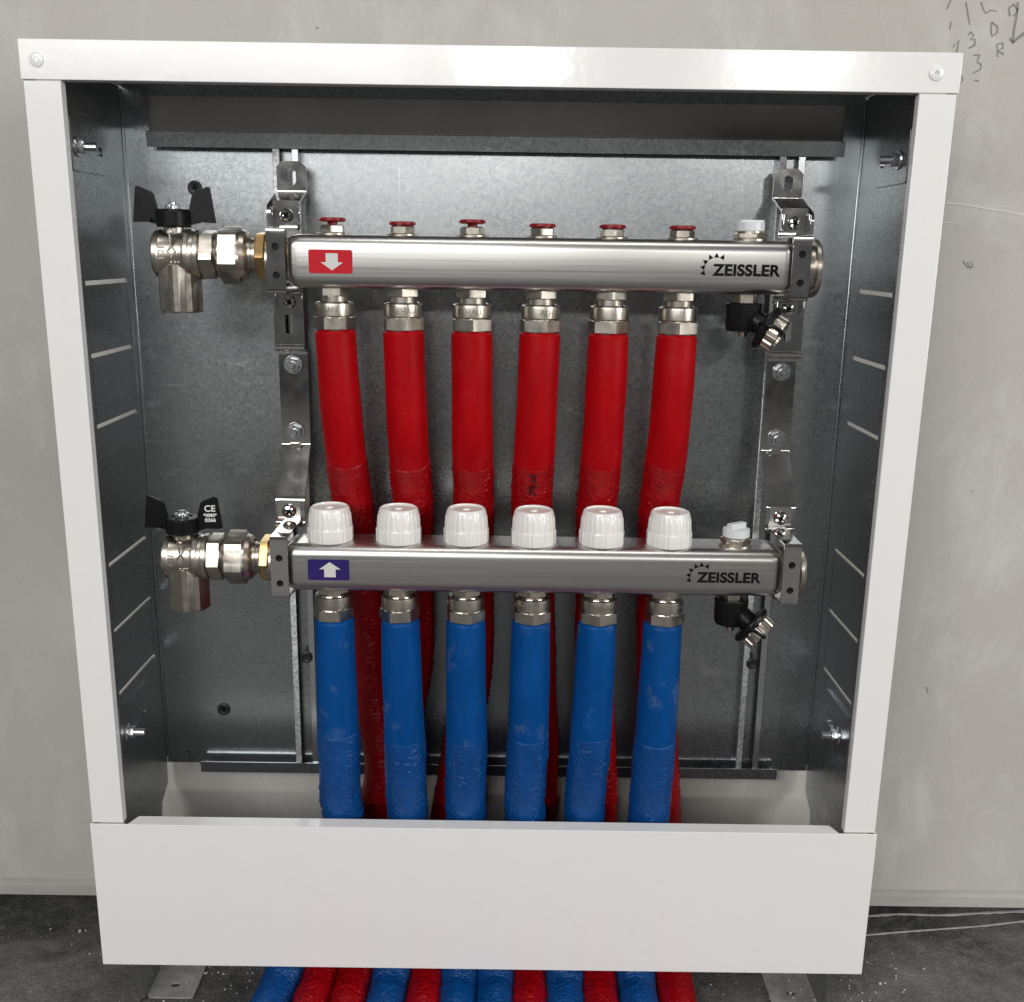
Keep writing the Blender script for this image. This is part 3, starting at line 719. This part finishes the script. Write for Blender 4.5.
def bracket(x, sgn, label):
    """sgn = +1 when the straps sit to the right of the bracket plate"""
    t = thing('manifold_bracket', (x, .09, .19), label, 'bracket', 'manifold brackets')
    th = .0016; hw = .0112
    # slotted hanging tab
    bm = NB(); o = rect(-hw, hw, .4885, .5085, .0045)
    o = [(-hw, .4870), (hw, .4870), (hw, .5040), (hw - .004, .5080), (-hw + .004, .5080), (-hw, .5040)]
    plate(bm, o, [rect(-.0035, .0035, .4905, .5030, .0034)], th, face_at(x, .0930, 0))
    strip(bm, rounded([(.0930, .4872), (.0930, .4850), (.0880, .4842), (.0560, .4730), (.0545, .4700), (.0545, .4590)], .002), x - hw, x + hw, -th); add('hanging_tab', bm, 'chrome', t)
    # straps round both bars
    for (y, z, xs, up, hy) in ((TOP[2], TOP[3], -.1470 if sgn > 0 else .2157, True, TOP[6]), (LOW[2], LOW[3], -.1510 if sgn > 0 else .2235, False, LOW[6])):
        yf, yb = y - hy - .0040, y + hy + .0040; zt, zb = (z + .0222, z - .0222) if up else (z + .0255, z - .0210); w = .0064
        bm = NB()
        plate(bm, rect(-w, w, zb + .004, zt - .004), [circle(0, z + .0095, .0026), circle(0, z - .0098, .0026)], th, face_at(xs, yf + th, 0))
        strip(bm, rounded([(yf, zt - .0041), (yf, zt), (yb, zt)] + ([(yb, zt + .004)] if up else []), .004), xs - w, xs + w, -th)
        strip(bm, rounded([(yf, zb + .0041), (yf, zb), (yb, zb), (yb, zb - .004)], .004), xs - w, xs + w, th)
        strap = add('strap', bm, 'chrome', t)
        bm = NB(); box(bm, xs - w * .8, xs + w * .8, yf + th + .0003, yf + th + .0016, z - .0165, z + .0165); add('rubber_liner', bm, 'black_plastic', strap)
        # screw plates of the clamp
        yp = yb + .004
        xq = x + sgn * .0045
        for q, zz in ((1, zt + .0095), (-1, zb - .0070)):
            if not up and q < 0: continue
            if not up:
                bm = NB(); plate(bm, rect(-.0085, .0085, zt, zt + .0150, .001), [], .0012, face_at(x, .0410, 0))
                strip(bm, rounded([(.0398, zt + .0015), (.0398, zt + .0001), (yb, zt + .0001)], .001), min(x - .0085, xs - w), max(x + .0085, xs + w), -.0012)
                add('clamp_plate', bm, 'chrome', t); screw(t, x, .0397, zt + .0065, .0054); continue
            bm = NB(); plate(bm, rect(-.0098, .0098, -.0105, .0105, .0015), [], th, face_at(xq, yp + th, zz))
            for s in (-1, 1): box(bm, xq + s * .0098 - .0008, xq + s * .0098 + .0008, yp - .0055, yp + th, zz - .006, zz + .006, .0003)
            add('clamp_plate', bm, 'chrome', t); screw(t, xq, yp - .0003, zz + (.0 if q > 0 else -.001))
    # long plate between the two clamps
    bm = NB()
    plate(bm, rect(-hw, hw, .3720, .4070), [rect(-.0030, .0030, .3795, .4010, .0028)], th, face_at(x + .0005, .0615 + th, 0))
    strip(bm, rounded([(.0615, .3722), (.0615, .3690), (.0735, .3670), (.0735, .3600), (.0735, .2960), (.0735, .2925), (.0440, .2560), (.0430, .2540), (.0430, .2360), (.0385, .2345)], .002), x + .0005 - hw, x + .0005 + hw, -th); add('step_plate', bm, 'chrome', t)
    bolt(t, x + .0005, .0717, .3560); bolt(t, x + .0005, .0717, .3035)
    bm = NB(); box(bm, x - .004, x + .005, .0700, .0716, .286, .2945, .0004); add('rivet_strip', bm, 'chrome', t)
    bm = NB(); lathe(bm, [(.0050, -.001), (.0095, -.0006), (.0095, .0008), (.0050, .001)], 28, tr((x + .002, .040, LOW[3] - .0275))); lathe(bm, [(.0030, -.006), (.0030, .008)], 16, tr((x + .002, .040, LOW[3] - .0275))); add('washer', bm, 'nickel', t)
    return t

# ------------------------------------------------------------------ drain valves
def drain(x, y, zt, tilt, label):
    t = thing('drain_valve', (x, y, zt - .025), label, 'drain valve', 'drain valves')
    T = tr((x, y, zt))
    bm = NB(); hexnut(bm, .0155, -.0075, .0006, T, rot=.52); add('connection_hexagon', bm, 'nickel', t)
    bm = NB(); lathe(bm, [(.0085, -.0060), (.0122, -.0062), (.0128, -.0072), (.0124, -.0235), (.0118, -.0262), (.0060, -.0268)], 36, T, lambda a, r, h: r * (1 - .02 * (math.cos(18 * a) > .3))); body = add('black_body', bm, 'black_plastic', t)
    bm = NB(); lathe(bm, [(.0030, -.0300), (.0034, -.0262)], 12, T @ tr((-.001, -.006, 0))); add('pin', bm, 'nickel', t)
    # side outlet swung towards the viewer, with knurled cap on a strap
    d = Vector((.88, -.40, tilt)).normalized(); q = d.to_track_quat('Z', 'Y').to_matrix().to_4x4(); O = T @ tr((.004, -.003, -.0165)) @ q
    bm = NB(); lathe(bm, [(.0076, 0), (.0080, .0110), (.0140, .0114), (.0162, .0126), (.0165, .0140), (.0160, .0158), (.0144, .0168), (.0085, .0170)], 32, O); add('outlet', bm, 'black_plastic', t)
    bm = NB(); lathe(bm, [(.0085, .0166), (.0130, .0172), (.0138, .0180), (.0138, .0246), (.0130, .0256), (.0080, .0258), (.0072, .0240), (0, .0240)], 96, O, lambda a, r, h: r * (1 - .07 * (math.cos(16 * a) > .45)) if .0175 < h < .0248 else r); add('knurled_cap', bm, 'nickel', t)
    bm = NB()
    C = spline([O @ Vector((-.012, .002, .010)), O @ Vector((-.0170, .004, .014)), O @ Vector((-.0172, .006, .021)), O @ Vector((-.0130, .005, .0262)), O @ Vector((-.004, .002, .0262))], 8); tube(bm, C, lambda i, s: .0014, 10); add('cap_tether', bm, 'black_plastic', t)
    return t

# ------------------------------------------------------------------ build
# wall writing and scratches, (x, z) on the wall plane
S('pencil_mark', 0.0012, 'pencil', (0.3436, 0.6324), (0.3413, 0.6262))
S('pencil_mark', 0.0011, 'pencil', (0.3454, 0.6172), (0.3453, 0.6116))
S('pencil_mark', 0.0012, 'pencil', (0.3551, 0.6312), (0.3575, 0.6236), (0.3600, 0.6153))
S('pencil_mark', 0.0011, 'pencil', (0.3664, 0.6314), (0.3704, 0.6238))
S('pencil_mark', 0.001, 'pencil', (0.3711, 0.6238), (0.3746, 0.6259), (0.3792, 0.6253))
S('pencil_mark', 0.0012, 'pencil', (0.3594, 0.6082), (0.3614, 0.6104), (0.3639, 0.6083), (0.3613, 0.6048), (0.3650, 0.6055), (0.3655, 0.6013), (0.3612, 0.5991))
S('pencil_mark', 0.0012, 'pencil', (0.3656, 0.5942), (0.3702, 0.5943), (0.3685, 0.5893), (0.3718, 0.5879), (0.3722, 0.5843), (0.3664, 0.5814))
S('pencil_mark', 0.0011, 'pencil', (0.3490, 0.5996), (0.3530, 0.6046), (0.3524, 0.5961))
S('pencil_mark', 0.0013, 'pencil', (0.3764, 0.6176), (0.3763, 0.6127), (0.3777, 0.6078), (0.3812, 0.6100), (0.3814, 0.6142), (0.3764, 0.6176))
S('pencil_mark', 0.0013, 'pencil', (0.3841, 0.5931), (0.3822, 0.6022), (0.3866, 0.6030), (0.3871, 0.5995), (0.3836, 0.5973), (0.3884, 0.5952))
S('pencil_mark', 0.0016, 'pencil', (0.3943, 0.6318), (0.3947, 0.6227), (0.3938, 0.6122), (0.3941, 0.6038))
S('pencil_mark', 0.002, 'pencil', (0.3915, 0.6066), (0.3942, 0.6031), (0.3976, 0.6067), (0.4024, 0.6103))
S('pencil_mark', 0.0013, 'pencil', (0.3895, 0.6220), (0.3880, 0.6275), (0.3914, 0.6303), (0.3950, 0.6262), (0.3925, 0.6220))
S('pencil_mark', 0.0011, 'pencil', (0.3574, 0.5798), (0.3594, 0.5763), (0.3574, 0.5734))
S('pencil_mark', 0.001, 'pencil', (0.3678, 0.5764), (0.3717, 0.5758))
S('pencil_mark', 0.0009, 'pencil', (0.3755, 0.4415), (0.3802, 0.4361), (0.3840, 0.4369), (0.3828, 0.4408), (0.3788, 0.4407), (0.3825, 0.4361))
S('pale_scratch', 0.0016, 'chalk', (0.3568, 0.4857), (0.3679, 0.4851), (0.3799, 0.4837), (0.3920, 0.4816), (0.4040, 0.4803), (0.4194, 0.4775), (0.4322, 0.4761))
S('pale_scratch', 0.0008, 'chalk', (0.3545, 0.4712), (0.3657, 0.4706), (0.3714, 0.4691))
S('pale_scratch', 0.0006, 'chalk', (0.2912, 0.6220), (0.2953, 0.6108), (0.2981, 0.5982))
S('pencil_mark', 0.0012, 'pencil', (-0.1353, 0.6068), (-0.1338, 0.6061), (-0.1331, 0.6061))
S('pencil_mark', 0.0012, 'pencil', (0.3874, 0.0754), (0.3891, 0.0687))
setting()
cabinet()
rail(-.1590, 'galvanised upright rail behind the left bracket, beside the red pipes')
rail(.2300, 'galvanised upright rail behind the right bracket')
bar(TOP); bar(LOW)
valve(0, 0, 0, 'upper nickel angle valve with plain black butterfly handle', False)
valve(-.0050, LOW[2] - TOP[2], -.2214, 'lower nickel angle valve with white print on its black butterfly handle', True)
bracket(-.1535, 1, 'chrome step bracket clamping the left ends of both manifold bars')
bracket(.2260, -1, 'chrome step bracket clamping the right ends of both manifold bars')
drain(.1830, TOP[2], TOP[3] - TOP[7], -.55, 'black drain valve with knurled cap under the right end of the upper manifold')
drain(.1868, LOW[2], LOW[3] - LOW[7], -.75, 'black drain valve with knurled cap under the right end of the lower manifold')
pipes()
caps()
